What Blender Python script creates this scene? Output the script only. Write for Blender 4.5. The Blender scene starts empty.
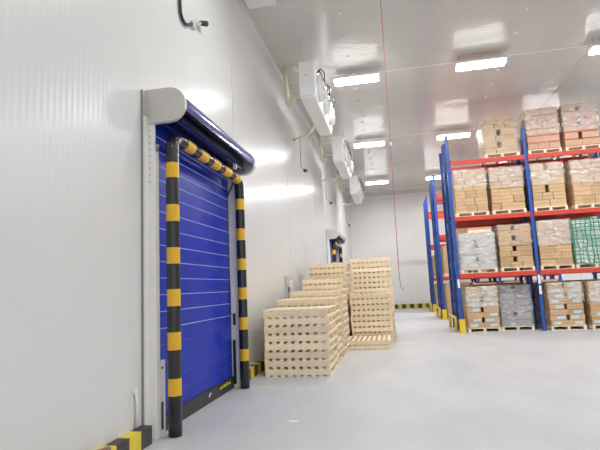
import bpy, bmesh, math, random
from mathutils import Vector, Matrix
random.seed(7)
scene = bpy.context.scene
col = scene.collection
WX, CH, BY = -2.68, 7.15, 30.9      # left wall plane, ceiling height, back wall depth

# ------------------------------------------------------------------ materials
def mat(name, rgb, rough=.5, metal=0, spec=.5, noise=0, nscale=8, bump=0, bscale=20, coat=0, stretch=None):
    m = bpy.data.materials.new(name); m.use_nodes = True
    nt = m.node_tree; N = nt.nodes; L = nt.links
    b = N['Principled BSDF']
    b.inputs['Base Color'].default_value = (*rgb, 1)
    b.inputs['Roughness'].default_value = rough
    b.inputs['Metallic'].default_value = metal
    b.inputs['Specular IOR Level'].default_value = spec
    b.inputs['Coat Weight'].default_value = coat
    tc = N.new('ShaderNodeTexCoord'); mp = N.new('ShaderNodeMapping')
    L.new(tc.outputs['Object'], mp.inputs[0])
    if stretch: mp.inputs['Scale'].default_value = stretch
    if noise:
        n = N.new('ShaderNodeTexNoise'); n.inputs['Scale'].default_value = nscale; n.inputs['Detail'].default_value = 5
        L.new(mp.outputs[0], n.inputs[0])
        r = N.new('ShaderNodeValToRGB')
        r.color_ramp.elements[0].position = .3; r.color_ramp.elements[1].position = .7
        r.color_ramp.elements[0].color = (*[max(0, c*(1-noise)) for c in rgb], 1)
        r.color_ramp.elements[1].color = (*[min(1, c*(1+noise)) for c in rgb], 1)
        L.new(n.outputs[0], r.inputs[0]); L.new(r.outputs[0], b.inputs['Base Color'])
    if bump:
        n2 = N.new('ShaderNodeTexNoise'); n2.inputs['Scale'].default_value = bscale; n2.inputs['Detail'].default_value = 3
        L.new(mp.outputs[0], n2.inputs[0])
        bp = N.new('ShaderNodeBump'); bp.inputs['Strength'].default_value = bump; bp.inputs['Distance'].default_value = .02
        L.new(n2.outputs[0], bp.inputs['Height']); L.new(bp.outputs[0], b.inputs['Normal'])
    return m

def random_tint(m, amount):
    """vary the base colour a little from object to object"""
    nt = m.node_tree; N = nt.nodes; L = nt.links; b = N['Principled BSDF']
    oi = N.new('ShaderNodeObjectInfo'); hs = N.new('ShaderNodeHueSaturation')
    mr = N.new('ShaderNodeMapRange'); mr.inputs['To Min'].default_value = 1-amount; mr.inputs['To Max'].default_value = 1+amount
    L.new(oi.outputs['Random'], mr.inputs['Value']); L.new(mr.outputs[0], hs.inputs['Value'])
    s = b.inputs['Base Color']
    if s.is_linked: L.new(s.links[0].from_socket, hs.inputs['Color'])
    else: hs.inputs['Color'].default_value = s.default_value
    L.new(hs.outputs[0], s)
    return m

def ribbed(name, rgb, rough, axis, pitch, strength, spec=.5, mott=.03):
    m = mat(name, rgb, rough, spec=spec, noise=mott, nscale=.5)
    nt = m.node_tree; N = nt.nodes; L = nt.links; b = N['Principled BSDF']
    tc = N.new('ShaderNodeTexCoord'); w = N.new('ShaderNodeTexWave')
    w.wave_type = 'BANDS'; w.bands_direction = axis; w.wave_profile = 'SIN'
    w.inputs['Scale'].default_value = .314/pitch        # wave bands repeat every pi/10/scale
    w.inputs['Distortion'].default_value = 0
    L.new(tc.outputs['Object'], w.inputs[0])
    n = N.new('ShaderNodeTexNoise'); n.inputs['Scale'].default_value = 1.2
    L.new(tc.outputs['Object'], n.inputs[0])
    mx = N.new('ShaderNodeMath'); mx.operation = 'MULTIPLY_ADD'; mx.inputs[1].default_value = 6
    L.new(n.outputs[0], mx.inputs[0]); L.new(w.outputs['Fac'], mx.inputs[2])
    bp = N.new('ShaderNodeBump'); bp.inputs['Strength'].default_value = strength; bp.inputs['Distance'].default_value = .004
    L.new(mx.outputs[0], bp.inputs['Height']); L.new(bp.outputs[0], b.inputs['Normal'])
    return m

def emis(name, rgb, s):
    m = bpy.data.materials.new(name); m.use_nodes = True
    b = m.node_tree.nodes['Principled BSDF']
    b.inputs['Base Color'].default_value = (*rgb, 1)
    b.inputs['Emission Color'].default_value = (*rgb, 1); b.inputs['Emission Strength'].default_value = s
    return m

def film_mat(name, lo, hi, tint=(.93, .92, .91), scale=5):
    m = bpy.data.materials.new(name); m.use_nodes = True
    nt = m.node_tree; N = nt.nodes; L = nt.links
    b = N['Principled BSDF']; out = N['Material Output']
    b.inputs['Base Color'].default_value = (*tint, 1); b.inputs['Roughness'].default_value = .22
    b.inputs['Specular IOR Level'].default_value = .9
    tr = N.new('ShaderNodeBsdfTransparent'); mix = N.new('ShaderNodeMixShader')
    tc = N.new('ShaderNodeTexCoord'); mp = N.new('ShaderNodeMapping'); mp.inputs['Scale'].default_value = (.8, .8, 2.2)
    mp.inputs['Rotation'].default_value = (.15, .25, 0)
    n = N.new('ShaderNodeTexNoise'); n.inputs['Scale'].default_value = scale; n.inputs['Detail'].default_value = 6
    n.inputs['Roughness'].default_value = .7
    r = N.new('ShaderNodeValToRGB'); r.color_ramp.elements[0].position = .44; r.color_ramp.elements[1].position = .70
    r.color_ramp.elements[0].color = (lo, lo, lo, 1); r.color_ramp.elements[1].color = (hi, hi, hi, 1)
    bp = N.new('ShaderNodeBump'); bp.inputs['Strength'].default_value = .8; bp.inputs['Distance'].default_value = .03
    L.new(tc.outputs['Object'], mp.inputs[0]); L.new(mp.outputs[0], n.inputs[0]); L.new(n.outputs[0], r.inputs[0])
    L.new(n.outputs[0], bp.inputs['Height']); L.new(bp.outputs[0], b.inputs['Normal'])
    L.new(r.outputs[0], mix.inputs[0]); L.new(tr.outputs[0], mix.inputs[1]); L.new(b.outputs[0], mix.inputs[2])
    L.new(mix.outputs[0], out.inputs['Surface'])
    return m

M = {}
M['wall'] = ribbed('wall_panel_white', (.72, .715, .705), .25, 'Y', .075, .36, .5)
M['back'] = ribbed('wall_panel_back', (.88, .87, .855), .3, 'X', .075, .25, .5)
M['ceil'] = ribbed('ceiling_panel', (.63, .61, .58), .15, 'Y', .09, .75, .45)
M['floor'] = mat('floor_concrete', (.545, .545, .55), .5, spec=.4, noise=.06, nscale=1.6, bump=.12, bscale=3, stretch=(1, .5, 1))
M['seam'] = mat('seam_strip', (.62, .61, .6), .4)
M['ceilseam'] = mat('ceiling_seam_strip', (.85, .84, .82), .35)
M['steel'] = mat('galvanised_steel', (.62, .61, .60), .38, metal=.35, noise=.06, nscale=6)
M['cap'] = mat('grey_end_cap', (.60, .57, .53), .45, metal=.1, noise=.04, nscale=4)
M['guide'] = mat('pale_guide_metal', (.84, .83, .81), .45, metal=.0, noise=.03)
M['darkedge'] = mat('dark_grey_edge', (.28, .27, .26), .5)
M['blue'] = mat('curtain_blue', (.010, .035, .42), .3, spec=.25, noise=.12, nscale=2.5, bump=.1, bscale=2)
M['bluerib'] = mat('curtain_rib', (.34, .42, .85), .2)  # upper ribs: pale tone paints the lamp glint along their edges
M['bluerib2'] = mat('curtain_rib_dim', (.035, .07, .50), .3)  # same ribs lower down, coloured dim where the painted glint fades
M['hood'] = mat('hood_blue_gloss', (.012, .03, .24), .14, coat=.5)
M['hoodtop'] = mat('hood_top_metal', (.62, .62, .63), .25, metal=.4)  # far end cap metal; on the hood it paints the highlight along the top
M['hooddark'] = mat('hood_inside_navy', (.008, .01, .05), .4)
M['rubber'] = mat('black_rubber', (.02, .021, .022), .38)
M['black'] = mat('pole_black', (.016, .015, .018), .24, coat=.2)
M['yellow'] = mat('pole_yellow', (.80, .46, .02), .32, noise=.06, nscale=12)
M['kblack'] = mat('kerb_black', (.06, .055, .055), .6, noise=.2)
M['kyellow'] = mat('kerb_yellow', (.80, .62, .05), .55, noise=.12, nscale=10)
M['white'] = mat('white_enamel', (.82, .81, .81), .35)
M['fan'] = mat('fan_shroud_white', (.92, .92, .92), .4)
M['grille'] = mat('fan_grille_dark', (.05, .05, .05), .4)
M['cream'] = mat('cream_pipe_lagging', (.90, .86, .66), .55, noise=.05)
M['wood'] = random_tint(mat('pallet_pine', (.95, .76, .545), .65, noise=.13, nscale=5, bump=.15, bscale=30, stretch=(1, 3, 6)), .13)
M['wood2'] = random_tint(mat('rack_pallet_wood', (.88, .75, .57), .65, noise=.10, nscale=5), .07)
M['rblue'] = mat('rack_blue', (.014, .085, .40), .35, noise=.08)
M['rred'] = mat('rack_red', (.62, .055, .03), .38, noise=.06)
M['ryellow'] = mat('rack_guard_yellow', (.85, .58, .04), .4)
M['sticker'] = mat('white_sticker', (.85, .85, .86), .5)
M['carton'] = random_tint(mat('carton_brown', (.60, .40, .225), .7, noise=.06, nscale=4), .13)
M['cartonpink'] = random_tint(mat('carton_tan', (.62, .40, .27), .7, noise=.06, nscale=4), .09)
M['cartongrey'] = random_tint(mat('carton_grey', (.34, .32, .33), .6, noise=.18, nscale=7), .15)
M['cartonpale'] = random_tint(mat('carton_pale', (.52, .50, .47), .6, noise=.1, nscale=7), .12)
M['cartonwhite'] = random_tint(mat('carton_white', (.86, .92, .88), .6, noise=.1, nscale=7), .08)
M['tape'] = mat('packing_tape', (.44, .27, .13), .35)
M['redtape'] = mat('red_tape', (.60, .09, .07), .4)
M['bluelabel'] = mat('blue_white_label', (.55, .72, .80), .5, noise=.25, nscale=25)
M['net'] = mat('green_net', (.01, .27, .13), .45)
M['film'] = film_mat('stretch_film', .14, .78)
M['filmthick'] = film_mat('stretch_film_thick', .22, .80)
M['filmgrey'] = film_mat('stretch_film_grey', .15, .8, (.80, .78, .80))
M['filmlight'] = film_mat('stretch_film_thin', .04, .5)
M['lamp'] = emis('lamp_diffuser', (1, .99, .97), 9)
M['housing'] = mat('lamp_housing', (.80, .80, .80), .4)
M['cord'] = mat('red_cord', (.62, .16, .17), .6)
M['cable'] = mat('black_cable', (.02, .02, .02), .45)
M['thincable'] = mat('grey_conduit', (.16, .155, .15), .5)
M['debris'] = mat('brown_debris', (.28, .17, .10), .8, noise=.3)

# ------------------------------------------------------------------ mesh helper
class MB:
    def __init__(s): s.bm = bmesh.new()
    def box(s, x0, x1, y0, y1, z0, z1, mi=0, bev=0, rot=None):
        g = bmesh.ops.create_cube(s.bm, size=1)['verts']
        c = Vector(((x0+x1)/2, (y0+y1)/2, (z0+z1)/2))
        for v in g:
            v.co = Vector((v.co.x*(x1-x0), v.co.y*(y1-y0), v.co.z*(z1-z0)))
        fs = {f for v in g for f in v.link_faces}
        for f in fs: f.material_index = mi
        if bev:
            es = list({e for v in g for e in v.link_edges})
            r = bmesh.ops.bevel(s.bm, geom=es, offset=bev, segments=2, profile=.5, affect='EDGES')
            g = list({v for f in r['faces'] for v in f.verts} | {v for v in g if v.is_valid})
            for v in g:
                for f in v.link_faces: f.material_index = mi
        for v in g:
            if rot: v.co = rot @ v.co
            v.co += c
        return s
    def tube(s, pts, r, mi=0, seg=12, caps=True):
        """tube through points; mi may be a list, one material index per span"""
        P = [Vector(p) for p in pts]; n = len(P); rings = []
        t0 = (P[1]-P[0]).normalized()
        up = Vector((0, 0, 1)) if abs(t0.z) < .9 else Vector((1, 0, 0))
        nrm = (up - t0*up.dot(t0)).normalized()
        for i in range(n):
            t = ((P[min(i+1, n-1)]-P[i]).normalized() + (P[i]-P[max(i-1, 0)]).normalized())
            t = t.normalized() if t.length > 1e-6 else t0
            nrm = (nrm - t*nrm.dot(t)).normalized(); b = t.cross(nrm)
            rr = r[i] if isinstance(r, (list, tuple)) else r
            rings.append([s.bm.verts.new(P[i] + (nrm*math.cos(a)+b*math.sin(a))*rr) for a in [2*math.pi*k/seg for k in range(seg)]])
        for i in range(n-1):
            for k in range(seg):
                f = s.bm.faces.new((rings[i][k], rings[i][(k+1) % seg], rings[i+1][(k+1) % seg], rings[i+1][k]))
                f.material_index = mi[i] if isinstance(mi, list) else mi; f.smooth = True
        if caps:
            for i, rg in ((0, rings[0]), (-1, rings[-1])):
                f = s.bm.faces.new(rg); f.material_index = mi[i] if isinstance(mi, list) else mi
        return s
    def prism(s, prof, y0, y1, mi=0, smooth=False):
        """profile of (x, z) points extruded along y"""
        a = [s.bm.verts.new((x, y0, z)) for x, z in prof]; b = [s.bm.verts.new((x, y1, z)) for x, z in prof]
        n = len(prof)
        for k in range(n):
            f = s.bm.faces.new((a[k], a[(k+1) % n], b[(k+1) % n], b[k])); f.material_index = mi; f.smooth = smooth
        f = s.bm.faces.new(a); f.material_index = mi
        f = s.bm.faces.new(b); f.material_index = mi
        return s
    def mesh(s, name, mats):
        bmesh.ops.recalc_face_normals(s.bm, faces=s.bm.faces)
        me = bpy.data.meshes.new(name); s.bm.to_mesh(me); s.bm.free()
        for m in (mats if isinstance(mats, (list, tuple)) else [mats]): me.materials.append(m)
        return me
    def build(s, name, mats, parent=None, loc=None):
        return link(name, s.mesh(name, mats), parent, loc)

def link(name, me, parent=None, loc=None):
    o = bpy.data.objects.new(name, me); col.objects.link(o)
    if parent: o.parent = parent
    if loc is not None: o.location = loc
    return o

def tag(o, label, cat, group=None, kind=None):
    o['label'] = label; o['category'] = cat
    if group: o['group'] = group
    if kind: o['kind'] = kind
    return o

def empty(name, loc=(0, 0, 0)):
    o = bpy.data.objects.new(name, None); col.objects.link(o); o.location = loc; o.empty_display_size = .2
    return o

def struct(o, label=None):
    o['kind'] = 'structure'
    if label: o['label'] = label
    return o

def copy_tree(src, parent=None):
    c = src.copy(); col.objects.link(c)
    if parent: c.parent = parent
    for ch in list(src.children): copy_tree(ch, c)
    return c

def arc(c, a, b, r, n=6):
    """points on a quarter turn at centre c from direction a to direction b"""
    a = Vector(a); b = Vector(b); c = Vector(c)
    return [c + (a*math.cos(t)+b*math.sin(t))*r for t in [math.pi/2*k/n for k in range(n+1)]]

# ------------------------------------------------------------------ room
XR, YN = 22, -7
struct(MB().box(WX-.3, XR, YN, BY+.3, -.2, 0).build('floor', M['floor']), 'pale grey concrete floor')
struct(MB().box(WX-.3, XR, YN, BY+.3, CH, CH+.2).build('ceiling', M['ceil']), 'grey reflective ceiling panels')
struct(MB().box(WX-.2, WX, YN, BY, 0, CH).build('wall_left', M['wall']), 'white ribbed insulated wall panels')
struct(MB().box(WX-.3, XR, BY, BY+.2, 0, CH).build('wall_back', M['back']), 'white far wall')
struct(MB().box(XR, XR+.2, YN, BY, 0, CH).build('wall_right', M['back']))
n = 1
for y in (8.0, 12.4, 16.8, 21.2, 25.6):
    struct(MB().box(WX, WX+.004, y-.012, y+.012, .18, CH).build('trim_%d' % n, M['seam']), 'vertical joint between wall panels'); n += 1
for y in (6.9, 12.57, 18.55, 23.75, 29.2):
    struct(MB().box(WX, XR, y-.022, y+.022, CH-.006, CH).build('trim_%d' % n, M['ceilseam']), 'white joint strip across the ceiling'); n += 1
struct(MB().box(5.17, 5.20, 12.6, BY, CH-.006, CH).build('trim_%d' % n, M['seam']), 'joint line running along the ceiling'); n += 1
struct(MB().prism([(WX, CH), (WX, CH-.06), (WX+.06, CH)], YN, BY).build('trim_%d' % n, M['seam']), 'corner strip between left wall and ceiling'); n += 1
for x in (6.1, 10.5):
    struct(MB().box(x-.01, x+.01, BY-.004, BY, .2, CH).build('trim_%d' % n, M['seam']), 'vertical joint on the far wall'); n += 1

def kerb_y(x0, x1, y0, y1, end=None, first=0, pitch=.215):
    b = MB(); y = end; k = first
    # stripes measured from the door end backwards or forwards
    d = -pitch if end == y1 else pitch
    while (y > y0+.001 if d < 0 else y < y1-.001):
        yn = max(y0, y+d) if d < 0 else min(y1, y+d)
        b.box(x0, x1, min(y, yn), max(y, yn), 0, .18, k % 2); y = yn; k += 1
    return b
k1 = kerb_y(WX, WX+.12, -2, 4.78, 4.78).build('baseboard_left', [M['kblack'], M['kyellow']])
struct(k1, 'black and yellow striped kerb along the wall before the near door')
k2 = kerb_y(WX, WX+.12, 7.78, 19.3, 7.78, 1).build('baseboard_left', [M['kblack'], M['kyellow']])
struct(k2, 'black and yellow striped kerb behind the pallet stacks')
k3 = kerb_y(WX, WX+.12, 22.5, BY, 22.5, 1).build('baseboard_left', [M['kblack'], M['kyellow']])
struct(k3, 'black and yellow striped kerb beyond the far door')
b = MB(); x = WX; k = 0
while x < 12:
    b.box(x, x+.24, BY-.15, BY, 0, .25, k % 2); x += .24; k += 1
struct(b.build('baseboard_back', [M['kblack'], M['kyellow']]), 'black and yellow striped kerb along the far wall')

# ------------------------------------------------------------------ roll-up door
def make_door():
    d = empty('door_1', (WX, 4.9, 0))                  # local: x out of the wall, y along it
    # curtain with its horizontal ribs
    b = MB().box(.01, .035, .08, 2.64, .17, 3.60)
    b.build('curtain', M['blue'], d)
    b = MB(); b2 = MB()
    for z in (.36, .55, .74, .93, 1.12, 1.31, 1.50, 1.69, 1.88, 2.07, 2.26, 2.46, 2.66, 2.83, 3.0, 3.17, 3.34):
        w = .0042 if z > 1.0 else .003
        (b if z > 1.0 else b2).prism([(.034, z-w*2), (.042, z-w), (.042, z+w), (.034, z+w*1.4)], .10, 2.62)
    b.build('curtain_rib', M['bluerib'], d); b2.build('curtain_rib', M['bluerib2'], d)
    s = MB().box(.01, .065, .10, 2.62, .0, .18, bev=.012).build('bottom_seal', M['rubber'], d)
    b = MB()
    for y, h, w in ((1.98, .03, .05), (2.06, .04, .03), (2.13, .05, .05), (2.20, .035, .03), (2.26, .05, .045), (2.36, .03, .06)):
        b.box(.065, .068, y, y+w, .10, .10+h)
    b.build('seal_marking', M['kyellow'], s)
    MB().box(.065, .069, 1.55, 1.63, .10, .125, rot=Matrix.Rotation(.5, 3, 'X')).build('reflective_patch', M['sticker'], s)
    # guides
    for y0, y1, near in ((0, .10, 1), (2.62, 2.74, 0)):
        g = MB()
        if near:
            g.box(0, .105, 0, .10, 0, 3.12, bev=.006).box(0, .10, 0, .03, 3.11, 3.5)
            g.box(0, .035, -.10, 0, 0, 3.5, 0)
        else: g.box(0, .17, y0, y1, 0, 3.46, bev=.006)
        g.build('guide_rail', M['guide'], d)
    f = MB().box(0, .02, -.115, -.10, 0, 3.80).build('flashing_strip', M['darkedge'], d)
    # hole row on the near guide
    b = MB()
    for k in range(9): b.box(.04, .052, -.002, 0, 2.75+k*.075, 2.765+k*.075)
    b.tube([(.09, .06, 3.13), (.10, .06, 3.2)], .03, seg=10)
    b.build('bolt_hole_row', M['darkedge'], d)
    # lower cover plate of the near guide
    c = MB().box(.04, .075, .102, .27, 0, .78, bev=.004).build('cover_plate', M['steel'], d)
    b = MB()
    for z in (.08, .70): b.tube([(.075, .2, z), (.082, .2, z)], .014)
    b.box(.075, .079, .17, .22, .05, .34)
    b.build('bolt', M['rubber'], c)
    # hood
    prof = [(0, .01), (0, .41), (.29, .41)]
    for k in range(1, 10):
        a = math.pi/2 - math.pi*k/10
        prof.append((.29+.20*math.cos(a), .21+.20*math.sin(a)))
    prof += [(.29, .01)]
    pf = lambda s: [(x*s if x > 0 else x, 3.625+(z-.21)*s) for x, z in prof]
    # curved outer shell: pale metal on top painting the highlight, blue round the front, open underneath
    b = MB(); p = [(x, z) for x, z in pf(.97)]
    for si, ((xa, za), (xb, zb)) in enumerate(zip(p[1:8], p[2:9])):
        vs = [b.bm.verts.new(v) for v in ((xa, .03, za), (xb, .03, zb), (xb, 2.72, zb), (xa, 2.72, za))]
        f_ = b.bm.faces.new(vs); f_.smooth = True; f_.material_index = 1 if si < 3 else 0
    bmesh.ops.remove_doubles(b.bm, verts=b.bm.verts, dist=1e-4)
    h = b.build('roller_hood', [M['hood'], M['hoodtop']], d)
    b = MB().tube([(.2, .1, 3.62), (.2, 2.70, 3.62)], .10, seg=20)
    b.box(.01, .03, .05, 2.72, 3.45, 3.86)
    b.build('roller_drum', M['hooddark'], h)
    MB().box(.30, .325, .05, 2.7, 3.48, 3.505).box(.13, .15, .05, 2.7, 3.46, 3.49).build('inner_rail', M['hood'], h)
    MB().box(.28, .33, 2.2, 2.23, 3.40, 3.49).build('door_sensor', M['white'], h)
    MB().prism(pf(1.0), -.03, .03).build('end_cap', M['cap'], d)
    MB().prism(pf(1.0), 2.70, 2.80).build('end_cap', M['hoodtop'], d)
    # control strip on the far guide
    c = MB().box(.055, .135, 2.575, 2.62, 1.15, 1.60, bev=.01)
    for k in range(14): c.box(.06, .13, 2.568, 2.576, 1.18+k*.029, 1.192+k*.029)
    c = c.build('control_box', M['guide'], d)
    b = MB().box(.075, .115, 2.59, 2.62, .97, 1.15, bev=.008)
    b.box(.06, .10, 2.612, 2.621, .06, .74)
    for k in range(14): b.box(.055, .105, 2.605, 2.613, .08+k*.046, .105+k*.046)
    b.build('sensor_strip', M['rubber'], d)
    MB().tube([(.16, 2.60, 3.46), (.13, 2.60, 3.25), (.03, 2.60, 3.05), (.03, 2.60, 1.6)], .012, seg=6).build('power_cable', M['cable'], d)
    struct(d); d['category'] = 'door'
    return d
door = make_door(); door['label'] = 'blue roll-up door with grey rounded hood at the near end of the left wall'
door2 = copy_tree(door); door2.name = 'door_2'; door2.location.y = 19.45
door2['label'] = 'small distant blue roll-up door behind the pallet stacks'

def hoop(y0, y1, label):
    root_y = y0
    r, R, top = .074, .17, 3.31
    X = WX+.25
    L = y1-y0
    path = []          # (point, distance marker)
    ye = [(.42, .60), (.90, 1.09), (1.37, 1.555), (1.835, 2.015), (2.31, 2.50), (2.81, 2.985)]
    bars = [(.31, .54), (.74, .99), (1.17, 1.44), (1.63, 1.91), (2.10, 2.28)]
    def isyel(v, spans): return 1 if any(a <= v <= c for a, c in spans) else 0
    zs = sorted({0, top-R, *[q for s in ye for q in s]})
    pts, mi = [], []
    for a, c in zip(zs, zs[1:]):
        pts.append((0, 0, a)); mi.append(isyel((a+c)/2, ye))
    e = arc((0, R, top-R), (0, -1, 0), (0, 0, 1), R)
    pts += e[:-1]; mi += [0]*(len(e)-1)
    ys = sorted({R, L-R, *[min(q, L-R) for s in bars for q in s]})
    for a, c in zip(ys, ys[1:]):
        pts.append((0, a, top)); mi.append(isyel((a+c)/2, bars))
    e = arc((0, L-R, top-R), (0, 0, 1), (0, 1, 0), R)
    pts += e[:-1]; mi += [1, 1, 0, 0, 0, 0][:len(e)-1]
    for a, c in zip(zs[::-1], zs[::-1][1:]):
        pts.append((0, L, a)); mi.append(isyel((a+c)/2, ye))
    pts.append((0, L, 0))
    b = MB().tube(pts, r, mi, seg=20)
    o = b.build('bollard_hoop', [M['black'], M['yellow']], None, (X, y0, 0))
    tag(o, label, 'barrier')
    return o
hoop(5.04, 7.48, 'black and yellow striped pipe hoop guarding the near blue door')
hoop(19.6, 22.04, 'small distant black and yellow pipe hoop at the far door')

# ------------------------------------------------------------------ pallets
def pallet_proto():
    """stacking pallet: long side boards along x, deck slats along y"""
    W, D, H = 1.15, 1.08, .143
    root = empty('wooden_pallet')
    b = MB()
    n = 9; sw = .075
    for k in range(n):
        x = k*(W-sw)/(n-1)
        b.box(x, x+sw, .0, D, H-.023, H-.002)
    b.build('top_deck', M['wood'], root)
    b = MB()
    for k in range(n):
        x = k*(W-sw)/(n-1)
        b.box(x+.002, x+sw-.002, .004, D-.002, 0, .020)
    b.build('bottom_deck', M['wood'], root)
    me = MB().box(0, W, 0, .042, .020, H-.023, bev=.003).mesh('stringer', M['wood'])
    for y in (.0, D/2-.02, D-.042): link('stringer', me, root, (0, y, 0))
    return root
PP = pallet_proto(); used = [False]
ORD = ['bottom', 'second', 'third', 'fourth', 'fifth', 'sixth', 'seventh', 'eighth', 'ninth', 'tenth', 'eleventh', 'twelfth',
       'thirteenth', 'fourteenth', 'fifteenth', 'sixteenth', 'seventeenth']
def stack(x, y, n, where, group, jit=.018, zs=1, sx=1):
    for k in range(n):
        if used[0]: o = copy_tree(PP)
        else: o = PP; used[0] = True
        o.location = (x+random.uniform(-jit, jit), y+random.uniform(-jit, jit)*.6, k*.1435*zs)
        o.rotation_euler = (0, 0, random.uniform(-.012, .012)); o.scale = (sx, 1, zs)
        pos = 'topmost pallet' if k == n-1 else (ORD[k]+' pallet' if k == 0 else ORD[k]+' pallet from the floor')
        tag(o, 'pale pine %s in %s' % (pos, where), 'pallet', group)
stack(-2.35, 8.42, 8, 'the nearest left stack beside the kerb', 'pallets in the nearest left stack')
stack(-2.40, 9.58, 9, 'the stack right behind the nearest left stack', 'pallets in the second left stack')
stack(-2.36, 10.74, 10, 'the third stack back along the wall', 'pallets in the third left stack')
stack(-2.32, 11.92, 12, 'the fourth, taller stack back along the wall', 'pallets in the fourth left stack', sx=.87)
stack(-2.37, 13.10, 15, 'the tallest left stack, below the far door', 'pallets in the rearmost left stack', sx=.90)
stack(-1.29, 11.75, 2, 'the low pair on the floor before the right stacks', 'pallets in the low pair', zs=.74, sx=.90)
stack(-1.25, 12.92, 9, 'the shorter right stack behind the low pair', 'pallets in the shorter right stack', sx=.92, jit=.01)
stack(-1.29, 14.12, 16, 'the tallest right stack at the back', 'pallets in the tallest right stack')
PW = PP

# ------------------------------------------------------------------ racking
levels = [1.71, 3.41, 5.13]
FX = [1.78, 4.0, 6.22]
def frame_proto(depth=.95, top=5.95):
    root = empty('rack_upright')
    for y, nm in ((0, 1), (depth-.07, 0)):
        b = MB()
        b.box(-.045, -.037, y, y+.07, .01, top); b.box(.037, .045, y, y+.07, .01, top)
        yb = y if nm else y+.062
        b.box(-.045, .045, yb, yb+.008, .01, top)
        p = b.build('post', M['rblue'], root)
        MB().box(-.055, .055, y-.02, y+.09, 0, .012).build('foot_plate', M['rblue'], p)
    b = MB(); z = .25; s = 1
    while z < top-.7:
        a, c = (.04, depth-.04) if s else (depth-.04, .04)
        b.tube([(0, a, z), (0, c, z+.62)], .017, seg=6)
        b.tube([(0, .04, z), (0, depth-.04, z)], .017, seg=6)
        z += .66; s = 1-s
    b.build('brace', M['rblue'], root)
    return root
FP = frame_proto(); fused = False
beam_me = MB().box(.05, 2.17, 0, .045, -.13, 0, bev=.006).box(.046, .056, -.006, .06, -.19, .04).box(2.164, 2.174, -.006, .06, -.19, .04).mesh('rack_beam', M['rred'])
rows = [('nearest rack row', 15.06, 'front'), ('nearest rack row', 16.22, 'rear'), ('middle rack row', 20.5, 'front'),
        ('middle rack row', 21.66, 'rear'), ('farthest rack row', 25.7, 'front'), ('farthest rack row', 26.86, 'rear')]
bayname = ['left end', 'middle', 'right']
for ri, (rn, y, half) in enumerate(rows):
    for fi, x in enumerate(FX):
        if not fused: o = FP; fused = True
        else: o = copy_tree(FP)
        o.location = (x, y, 0)
        tag(o, 'blue steel upright frame, %s one of the %s, %s half' % (bayname[fi], rn, half), 'rack upright', 'rack frames')
    for bi in range(2):
        for li, z in enumerate(levels):
            for yy, side in ((y-.02, 'near'), (y+.925, 'far')):
                o = link('rack_beam', beam_me, None, (FX[bi], yy, z))
                tag(o, 'red beam, %s tier, %s bay, %s, %s half, %s edge' % (('lowest', 'middle', 'top')[li], ('left', 'right')[bi], rn, half, side), 'rack beam', 'rack beams')
# stickers on the near posts
for x, zz, w in ((1.78, (1.30, 1.56), 'left end'), (4.0, (1.33, 1.58), 'middle'), (4.0, (1.03, 1.27), 'middle')):
    o = MB().box(x-.032, x+.032, 15.052, 15.058, *zz).build('post_sticker', M['sticker'])
    tag(o, 'white sticker on the %s blue post of the near rack%s' % (w, ', lower one' if zz[0] < 1.1 else (', upper one' if x > 3 else '')), 'sticker', 'stickers on rack posts')
# yellow guards at the aisle end
for y0, y1, w in ((15.35, 17.0, 'nearest'), (20.75, 22.4, 'middle'), (25.95, 27.6, 'farthest')):
    X = 1.64
    b = MB(); H = .42; R = .08
    pts = [(0, 0, 0), (0, 0, H-R)] + arc((0, R, H-R), (0, -1, 0), (0, 0, 1), R, 4)[1:] + arc((0, y1-y0-R, H-R), (0, 0, 1), (0, 1, 0), R, 4) + [(0, y1-y0, 0)]
    b.tube(pts, .04, seg=10)
    b.box(-.07, .07, -.07, .07, 0, .012); b.box(-.07, .07, y1-y0-.07, y1-y0+.07, 0, .012)
    tag(b.build('rack_guard', M['ryellow'], None, (X, y0, 0)), 'yellow floor hoop at the aisle end of the %s rack row' % w, 'rack guard', 'yellow rack guards')
    yb = {15.35: 15.06, 20.75: 20.5, 25.95: 25.7}[y0]
    b = MB().box(-.08, .08, -.09, -.065, 0, .40, bev=.004).box(-.08, -.062, -.065, .06, 0, .40).box(.062, .08, -.065, .06, 0, .40)
    tag(b.build('post_protector', M['ryellow'], None, (1.78, yb, 0)), 'yellow shield round the end post foot of the %s rack row' % w, 'post protector', 'yellow post protectors')

# ------------------------------------------------------------------ palletised goods
def rack_pallet_proto(W=.94, D=.98, H=.125):
    root = empty('storage_pallet')
    b = MB()
    for k in range(7):
        y = k*(D-.1)/6
        b.box(0, W, y, y+.1, H-.022, H)
    b.build('top_deck', M['wood2'], root)
    b = MB()
    for y in (0, D/2-.05, D-.1): b.box(0, W, y, y+.1, 0, .016)
    b.build('bottom_deck', M['wood2'], root)
    me = MB().box(0, .075, 0, D, .016, H-.022).mesh('runner', M['wood2'])
    for x in (0, W/2-.037, W-.075): link('runner', me, root, (x, 0, 0))
    return root
RP = rack_pallet_proto(); rused = [False]
cache = {}
def carton_mesh(w, d, h, style):
    k = (round(w, 3), round(d, 3), round(h, 3), style)
    if k in cache: return cache[k]
    b = MB().box(0, w, 0, d, 0, h, 0, bev=.006)
    mats = [M[{'brown': 'carton', 'label': 'carton', 'red': 'cartonpink', 'grey': 'cartongrey', 'pale': 'cartonpale', 'white': 'cartonwhite'}[style]]]
    if style in ('brown', 'label'):
        b.box(.01, w-.01, -.0015, .0, h*.46, h*.54, 1); mats.append(M['tape'])
    if style == 'red':
        b.box(.004, w-.004, -.002, d*.98, .0, h*.15, 1); mats.append(M['redtape'])
    cache[k] = b.mesh('carton', mats); return cache[k]
lab_me = MB().box(0, .21, -.004, -.0005, 0, .075).mesh('shipping_label', M['bluelabel'])

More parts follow.
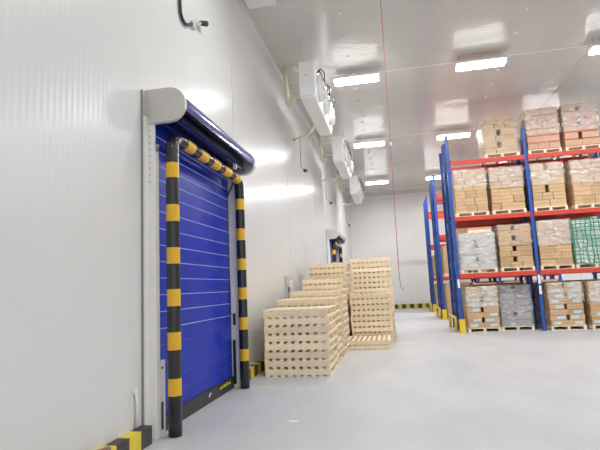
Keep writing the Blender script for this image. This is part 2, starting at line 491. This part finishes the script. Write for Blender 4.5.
HOR = ['leftmost', 'second from left', 'third from left', 'fourth from left']
LAY = ['bottom layer', 'second layer', 'third layer', 'fourth layer', 'fifth layer', 'sixth layer', 'seventh layer', 'eighth layer']
rear = MB()          # everything nobody can single out behind the front cartons
rear_rng = random.Random(3)
def load(x0, x1, y0, zb, zt, layers, style, where, patt, film=None, filmz=0, colour='brown', ptop=None):
    H = .125
    W = x1-x0; D = .96
    o = copy_tree(RP) if rused[0] else RP; rused[0] = True
    o.location = (x0-.01, y0, zb); o.scale = ((W+.02)/.94, 1, 1)
    tag(o, 'pale wooden pallet carrying ' + where, 'pallet', 'pallets under the racked loads')
    z0 = zb+H+.002; h = (zt-z0)/layers
    for l in range(layers):
        pt = patt[l % len(patt)]           # list of (start, end) fractions, None = gap
        for ci, (a, c) in enumerate(pt):
            jx = random.uniform(-.006, .006); jy = random.uniform(-.012, .012)
            w = (c-a)*W-.008
            o = link('carton', carton_mesh(w, .46, h-.005, style), None, (x0+a*W+.004+jx, y0+.03+jy, z0+l*h))
            tag(o, '%s carton, %s, %s, in %s' % (colour, HOR[ci], LAY[l], where), 'carton', 'cartons in '+where)
            if style == 'label' and w > .3:
                if (ci*3+l*2) % 5 != 4:
                    link('shipping_label', lab_me, o, (w*.5-.1+(.06 if (ci+l) % 2 else -.06), 0, h*.25))
        # rear half of the layer
        for a, c in ((0, .5), (.5, 1)):
            rear.box(x0+a*W+.006, x0+c*W-.006, y0+.53, y0+D+.02, z0+l*h, z0+l*h+h-.006, {'grey': 1, 'pale': 2, 'white': 2}.get(style, 0))
    if film:
        shell(x0-.012, x1+.012, y0-.0, y0+D+.04, zb+.10+filmz, zt+.012, film, 'clear stretch film wrapped round '+where)
    return z0, h

def shell(x0, x1, y0, y1, z0, z1, m, label, taper=0, nz=9):
    b = MB(); rg = random.Random(int(x0*1000)+int(z0*77))
    nx, ny = 8, 6
    ring = []
    for k in range(nx): ring.append((k/nx, 0))
    for k in range(ny): ring.append((1, k/ny))
    for k in range(nx): ring.append((1-k/nx, 1))
    for k in range(ny): ring.append((0, 1-k/ny))
    R = []
    for j in range(nz+1):
        t = j/nz; row = []
        for u, v in ring:
            ox = (-1 if u == 0 else 1 if u == 1 else 0); oy = (-1 if v == 0 else 1 if v == 1 else 0)
            s = taper*max(0, t-.6)
            x = x0+(x1-x0)*u; y = y0+(y1-y0)*v
            x += ox*(rg.uniform(.002, .02)-s); y += oy*(rg.uniform(.002, .02)-s)
            row.append(b.bm.verts.new((x, y, z0+(z1-z0)*t+rg.uniform(-.006, .006))))
        R.append(row)
    n = len(ring)
    for j in range(nz):
        for k in range(n):
            f = b.bm.faces.new((R[j][k], R[j][(k+1) % n], R[j+1][(k+1) % n], R[j+1][k])); f.smooth = True
    c = b.bm.verts.new(((x0+x1)/2, (y0+y1)/2, z1+.015))
    for k in range(n):
        b.bm.faces.new((R[nz][k], R[nz][(k+1) % n], c))
    o = b.build('stretch_film', m)
    tag(o, label, 'film', 'stretch film round the loads')
    return o

two = [(0, .5), (.5, 1)]; twoa = [(0, .44), (.52, 1)]; twob = [(0, .49), (.56, 1)]
three = [(0, .34), (.34, .67), (.67, 1)]; threeb = [(0, .27), (.27, .61), (.61, 1)]
holeA = [(0, .40), (.52, 1)]; holeB = [(0, .30), (.30, .62), (.62, 1)]; full3 = [(0, .36), (.36, .64), (.64, 1)]
Y0 = 15.08
D1, D2, D3 = levels
load(1.96, 2.84, Y0, 0, 1.31, 8, 'label', 'blue-labelled floor load at rack end', [two, twoa, two, twoa], M['film'], .62)
load(2.93, 3.80, Y0+.25, 0, 1.32, 6, 'grey', 'grey wrapped floor load', [two, holeA], M['filmgrey'], 0, 'grey')
load(4.20, 5.10, Y0, 0, 1.33, 8, 'label', 'blue-labelled floor load past middle post', [two, twob, two, twoa], M['film'], .72)
load(5.27, 6.12, Y0, 0, 1.33, 6, 'label', 'last floor load at picture edge', [two, twoa], M['film'], .6)
load(1.90, 2.90, Y0, D1, 2.90, 5, 'pale', 'cloudy white load on lowest tier', [two, twoa], M['filmthick'], 0, 'pale grey')
load(3.02, 3.92, Y0, D1, 3.08, 8, 'brown', 'lowest tier load before middle post', [three, holeA, full3, holeA], M['filmlight'], .7)
load(4.10, 4.97, Y0, D1, 3.13, 7, 'brown', 'lowest tier load past middle post', [two, three], M['filmthick'], .62)
load(5.04, 6.08, Y0, D1, 3.09, 5, 'white', 'green-netted load on lowest tier', [three, threeb], M['filmlight'], 0, 'white')
load(1.90, 2.82, Y0, D2, 4.84, 6, 'brown', 'middle tier load at rack end', [three, threeb], M['film'], .75)
load(2.94, 3.86, Y0, D2, 4.82, 6, 'brown', 'middle tier load before middle post', [threeb, three], M['film'], .7)
load(4.09, 4.98, Y0, D2, 4.84, 6, 'brown', 'middle tier load past middle post', [two, holeB, holeA], M['film'], .7)
load(5.19, 6.10, Y0, D2, 4.84, 5, 'brown', 'last middle tier load at picture edge', [threeb, two], M['film'], .65)
load(2.88, 3.83, Y0, D3, 6.36, 6, 'brown', 'top tier load standing alone', [three, holeA, full3, holeA, three, [(.08, .36), (.36, .64), (.64, .94)]], M['filmlight'], 0)
load(4.10, 5.00, Y0, D3, 6.50, 6, 'red', 'red-taped top load beside middle post', [three, two], M['film'], .5, 'tan')
load(5.13, 6.06, Y0, D3, 6.53, 6, 'red', 'red-taped top load at picture edge', [two, holeA], M['film'], .5, 'tan')
# green net
b = MB(); rg = random.Random(5)
x0, x1, z0, z1 = 5.02, 6.10, D1+.13, 3.10
for k in range(10):
    x = x0+(x1-x0)*k/9
    pts = [(x+rg.uniform(-.03, .03), Y0-.012, z0+(z1-z0)*j/6) for j in range(7)]
    b.tube(pts, rg.uniform(.008, .016), seg=5)
for k in range(12):
    z = z0+(z1-z0)*k/11
    pts = [(x0+(x1-x0)*j/6, Y0-.016, z+rg.uniform(-.03, .03)) for j in range(7)]
    b.tube(pts, rg.uniform(.008, .016), seg=5)
for k in range(8):
    z = z0+(z1-z0)*k/7; b.tube([(x0-.01, Y0-.012, z), (x0-.01, Y0+.95, z+.02)], .01, seg=5)
for k in range(7): b.tube([(x0-.01, Y0+k*.16, z0), (x0-.01, Y0+k*.16, z1)], .01, seg=5)
tag(b.build('cargo_net', M['net']), 'green net stretched round the white load on the lowest tier', 'net')

# loads behind: one uncounted mass of cartons and one of pallets
pal = MB()
def backload(x0, x1, y0, zb, zt, lay=5):
    h = (zt-zb-.13)/lay
    for yy in (y0, y0+.48, y0+.92): pal.box(x0, x1, yy, yy+.06, zb, zb+.12)
    pal.box(x0, x1, y0, y0+.98, zb+.10, zb+.125)
    for l in range(lay):
        for c in range(2):
            for r in range(2):
                a = x0+(x1-x0)*c/2
                rear.box(a+.005, a+(x1-x0)/2-.005, y0+r*.48+.01, y0+r*.48+.47, zb+.13+l*h, zb+.13+l*h+h-.008, 0)
for y in (16.24, 20.52, 21.68, 25.72, 26.88):
    for xa, xb in ((1.92, 2.84), (2.96, 3.88), (4.12, 5.02), (5.20, 6.12)):
        for zi, zb in enumerate([0]+levels):
            if y == 16.24 and zi == 1 and xa < 2: continue
            if zi == 3: continue
            if y > 16.5 and zi == 2 and xa < 2: continue
            backload(xa, xb, y, zb, zb+(rear_rng.uniform(1.36, 1.44) if zi == 0 else rear_rng.uniform(1.1, 1.28)))
o = rear.build('carton', [M['carton'], M['cartongrey'], M['cartonpale']]); tag(o, 'brown and grey cartons stacked behind the front loads on the racks', 'cartons', kind='stuff')
o = pal.build('storage_pallet', M['wood2']); tag(o, 'pale pallets under the cartons in the rear rack rows', 'pallets', kind='stuff')

# ------------------------------------------------------------------ air coolers
def cooler_proto():
    root = empty('air_cooler')                       # local origin: lower back edge of the near end
    b = MB().box(0, .33, 0, 2.85, 0, .80, bev=.012)
    b.build('casing', M['white'], root)
    MB().prism([(.33, .0), (.33, .80), (.36, .78), (.36, .10)], .02, 2.83).build('front_panel', M['fan'], root)
    MB().box(.01, .34, .03, 2.80, -.05, 0, bev=.01).build('drip_tray', M['white'], root)
    MB().box(.14, .17, -.006, 0, .47, .49).build('end_screw', M['grille'], root)
    for k in range(3):
        y = .55+k*.87
        s = MB().tube([(.35, y, .36), (.42, y, .36), (.47, y, .36)], [.30, .295, .27], seg=28).build('fan_shroud', M['fan'], root)
        g = MB()
        for r_ in (.25, .17, .09):
            pts = [(.475+(.25-r_)*.12, y+r_*math.cos(a), .36+r_*math.sin(a)) for a in [2*math.pi*q/20 for q in range(21)]]
            g.tube(pts, .006, seg=5, caps=False)
        for q in range(6):
            a = math.pi*q/6
            g.tube([(.48, y+.26*math.cos(a), .36+.26*math.sin(a)), (.505, y, .36), (.48, y-.26*math.cos(a), .36-.26*math.sin(a))], .006, seg=5)
        g.build('fan_grille', M['steel'], s)
        MB().tube([(.46, y, .36), (.515, y, .36)], .05, seg=14).build('fan_motor', M['grille'], s)
        g = MB().tube([(.36, y-.1, .70), (.44, y-.15, .76), (.52, y-.08, .68), (.50, y-.05, .52), (.51, y, .40)], .016, seg=6)
        g.tube([(.36, y-.3, .60), (.42, y-.32, .66), (.48, y-.28, .55), (.50, y-.2, .45)], .012, seg=6)
        g.build('fan_wiring', M['cable'], s)
    b = MB()
    for y in (.15, 1.4, 2.7):
        for x in (.05, .28): b.tube([(x, y, .80), (x, y, CH-5.70)], .004, seg=6)
    b.build('hanging_rod', M['steel'], root)
    q = [(-.63, 1.52, CH-5.70), (-.61, 1.52, .71), (-.605, 1.52, .54), (-.59, 1.52, .47), (-.55, 1.52, .43), (-.51, 1.52, .43), (-.475, 1.52, .47), (-.465, 1.52, .55), (-.44, 1.52, .62), (-.39, 1.52, .645), (0, 1.52, .64)]
    MB().tube(q, .055, seg=12).build('lagged_pipe', M['cream'], root)
    q = [(-.40, 1.52, CH-5.70), (-.39, 1.52, 1.41), (-.37, 1.52, 1.36), (-.33, 1.52, 1.325), (-.15, 1.52, 1.32), (-.06, 1.52, 1.25), (-.05, 1.52, .8), (0, 1.52, .7)]
    MB().tube(q, .036, seg=10).build('lagged_pipe', M['cream'], root)
    q = [(.04, 1.95, -.03), (.0, 1.95, -.03), (-.04, 1.97, -.09), (-.14, 2.1, -.15), (-.3, 2.4, -.12), (-.52, 2.85, 0), (-.86, 3.5, .14)]
    MB().tube(q, .032, seg=8).build('drain_pipe', M['cream'], root)
    return root
CP = cooler_proto()
cl = ['largest, nearest white air cooler hanging by the left wall', 'middle white air cooler of the row hanging by the left wall', 'farthest and smallest white air cooler hanging by the left wall']
for i, y in enumerate((10.08, 15.75, 21.75)):
    o = CP if i == 0 else copy_tree(CP)
    o.location = (-1.82, y, 5.70)
    tag(o, cl[i], 'air cooler', 'air coolers')

# ------------------------------------------------------------------ lamps
def lamp_proto():
    root = empty('ceiling_lamp')
    MB().box(-.59, .59, -.17, .17, .04, .09, bev=.01).build('housing', M['housing'], root)
    b = MB()
    for y in (-.085, .085): b.tube([(-.575, y, 0), (.575, y, 0)], .055, seg=12)
    b.build('tube', M['lamp'], root)
    b = MB()
    for x in (-.5, .5): b.tube([(x, 0, .07), (x, 0, .30)], .006, seg=6)
    b.build('hanging_rod', M['steel'], root)
    return root
LP = lamp_proto(); lused = False
LZ = CH-.30
ix = [-.68, 2.43, 5.54, 8.65, 11.8]; iy = [0.2, 6.2, 12.25, 18.3, 25.5]
rowl = ['behind the camera', 'overhead', 'nearest', 'second', 'farthest']
coll = ['above the aisle by the coolers', 'above the rack end', 'at the right picture edge', 'far right', 'outermost right']
for j, y in enumerate(iy):
    for i, x in enumerate(ix):
        if j >= 1:
            o = copy_tree(LP) if lused else LP; lused = True
            o.location = (x, y, LZ)
            tag(o, 'bright white twin-tube lamp, %s row from the front, %s' % (rowl[j], coll[i]), 'lamp', 'ceiling lamps')
        ld = bpy.data.lights.new('tube_light', 'AREA'); ld.shape = 'RECTANGLE'; ld.size = 1.1; ld.size_y = .18
        ld.energy = (30, 34, 54, 76, 82)[j]; ld.color = (.965, .985, 1)
        lo = bpy.data.objects.new('tube_light', ld); col.objects.link(lo); lo.location = (x, y, LZ-.06)

# ------------------------------------------------------------------ small fittings
o = MB().box(-2.52, -1.98, 7.55, 8.72, CH-.08, CH, bev=.01).box(-1.985, -1.975, 7.55, 8.72, CH-.07, CH-.01).build('ceiling_hatch', M['white'])
tag(o, 'flat white box fixed to the ceiling at the top picture edge', 'ceiling box')
bm_ = MB().tube([(0, 0, 0), (0, 0, -.02), (0, 0, -.035)], [.035, .035, .018], seg=12).mesh('ceiling_bolt', M['fan'])
bp = [(-.79, 9.45+k*1.0) for k in range(21)] + [(3.08, 9.35+k*1.0) for k in range(16)] + [(.85, 12.9), (.86, 19.43), (.15, 20.75)]
for x, y in bp:
    o = link('ceiling_bolt', bm_, None, (x, y, CH))
    tag(o, 'small white round bolt cap on the ceiling, in the %s' % ('line beside the coolers' if x < -.5 else 'line above the rack' if x > 2 else 'open middle of the ceiling'), 'bolt cap',
        'bolt caps beside the coolers' if x < -.5 else 'bolt caps above the rack' if x > 2 else 'bolt caps mid ceiling')
pts = [(.062, 8.6, CH), (.058, 8.6, 4.0), (.045, 8.6, 2.0), (.045, 8.6, 1.6), (.06, 8.6, 1.45), (.09, 8.6, 1.40), (.10, 8.6, 1.44)]
b = MB().tube(pts, .0065, seg=6); o = b.build('pull_cord', M['cord']); tag(o, 'long thin red cord hanging from the ceiling mid picture', 'cord')
MB().tube([(.06, 8.6, 4.02), (.06, 8.6, 3.95)], .02, seg=8).build('cord_joint', M['sticker'], o)
# black cable and camera-like plug high on the wall
c = MB().tube([(WX+.03, 5.79, CH), (WX+.03, 5.79, 5.42)] + [(WX+.03, 5.80, 5.32), (WX+.03, 5.85, 5.25), (WX+.03, 5.95, 5.23), (WX+.03, 6.08, 5.30), (WX+.03, 6.18, 5.36)], .022, seg=8).build('wall_cable', M['cable'])
tag(c, 'black cable running down the left wall above the near door', 'cable')
c = MB().box(WX, WX+.05, 6.18, 6.30, 5.33, 5.42, bev=.01).tube([(WX+.04, 6.28, 5.40), (WX+.08, 6.42, 5.50)], .022, seg=8).build('wall_bracket', M['steel'])
MB().tube([(WX+.08, 6.40, 5.49), (WX+.10, 6.55, 5.56)], [.035, .045], seg=12).build('black_nozzle', M['rubber'], c)
tag(c, 'small grey bracket with black nozzle high on the wall', 'bracket')
for (y, za, zb, yb, w) in ((14.38, 6.2, 5.22, 14.95, 'below the nearest air cooler'), (19.9, 6.2, 5.18, 21.1, 'below the middle air cooler'), (28.6, 6.2, 5.2, 29.6, 'near the far corner')):
    c = MB().tube([(WX+.02, y, za), (WX+.02, y, zb+.05), (WX+.02, y+.05, zb), (WX+.02, yb-.15, zb+.01)], .009, seg=6).build('wall_conduit', M['thincable'])
    MB().tube([(WX+.02, yb-.1, zb), (WX+.06, yb+.1, zb+.03)], .05, seg=10).build('conduit_plug', M['rubber'], c)
    tag(c, 'thin dark conduit with black plug on the wall %s' % w, 'conduit', 'wall conduits')
# door switch panel
c = MB().box(WX, WX+.05, 11.6, 12.35, 1.05, 1.82, bev=.01).build('switch_panel', M['steel'])
MB().box(WX+.05, WX+.058, 11.85, 12.30, 1.1, 1.72).build('panel_door', M['guide'], c)
MB().box(WX+.05, WX+.09, 11.68, 11.80, 1.42, 1.55, bev=.008).build('panel_lock', M['darkedge'], c)
MB().box(WX+.058, WX+.07, 11.95, 12.2, 1.1, 1.45).build('notice_plate', M['sticker'], c)
tag(c, 'grey metal switch panel on the wall beside the nearest pallet stacks', 'wall panel')
# cables and rubbish at the foot of the wall
c = MB().tube([(-2.56, 4.02, .185), (-2.60, 3.9, .20), (-2.63, 3.7, .19)], [.03, .02, .012], seg=6).tube([(-2.58, 4.05, .188), (-2.62, 3.75, .21)], .01, seg=5).build('wood_scrap', M['debris'])
tag(c, 'brown splintered scrap lying on the near striped kerb', 'scrap')
c = MB().box(WX, WX+.03, 4.60, 4.66, .52, .58, bev=.006).tube([(WX+.015, 4.64, .53), (WX+.02, 4.66, .4), (WX+.015, 4.65, .19)], .013, seg=6).build('wall_cable_outlet', M['white'])
tag(c, 'small white outlet with a short cable above the kerb end', 'cable outlet')
c = MB().box(-1.3, -1.22, 5.6, 5.66, 0, .006).box(-1.34, -1.30, 5.63, 5.66, 0, .005).build('paper_scrap', M['sticker'])
tag(c, 'tiny white paper scrap on the floor right of the near door', 'scrap')

# ------------------------------------------------------------------ world, camera
w = bpy.data.worlds.new('world'); scene.world = w; w.use_nodes = True
w.node_tree.nodes['Background'].inputs[0].default_value = (.97, .985, 1, 1)
w.node_tree.nodes['Background'].inputs[1].default_value = .72
cd = bpy.data.cameras.new('camera'); cam = bpy.data.objects.new('camera', cd); col.objects.link(cam)
cd.sensor_width = 36; cd.lens = 484.7*36/600; cd.clip_end = 200
yaw, pitch, roll = .19085, .12996, -.04534
fwd = Vector((-math.sin(yaw)*math.cos(pitch), math.cos(yaw)*math.cos(pitch), math.sin(pitch)))
r = Vector((math.cos(yaw), math.sin(yaw), 0)); u = r.cross(fwd)
r2 = r*math.cos(roll)+u*math.sin(roll); u2 = -r*math.sin(roll)+u*math.cos(roll)
mx = Matrix((r2, u2, -fwd)).transposed().to_4x4(); mx.translation = Vector((0, 0, 1.5))
cam.matrix_world = mx
scene.camera = cam
scene.view_settings.view_transform = 'Standard'
scene.view_settings.exposure = .6
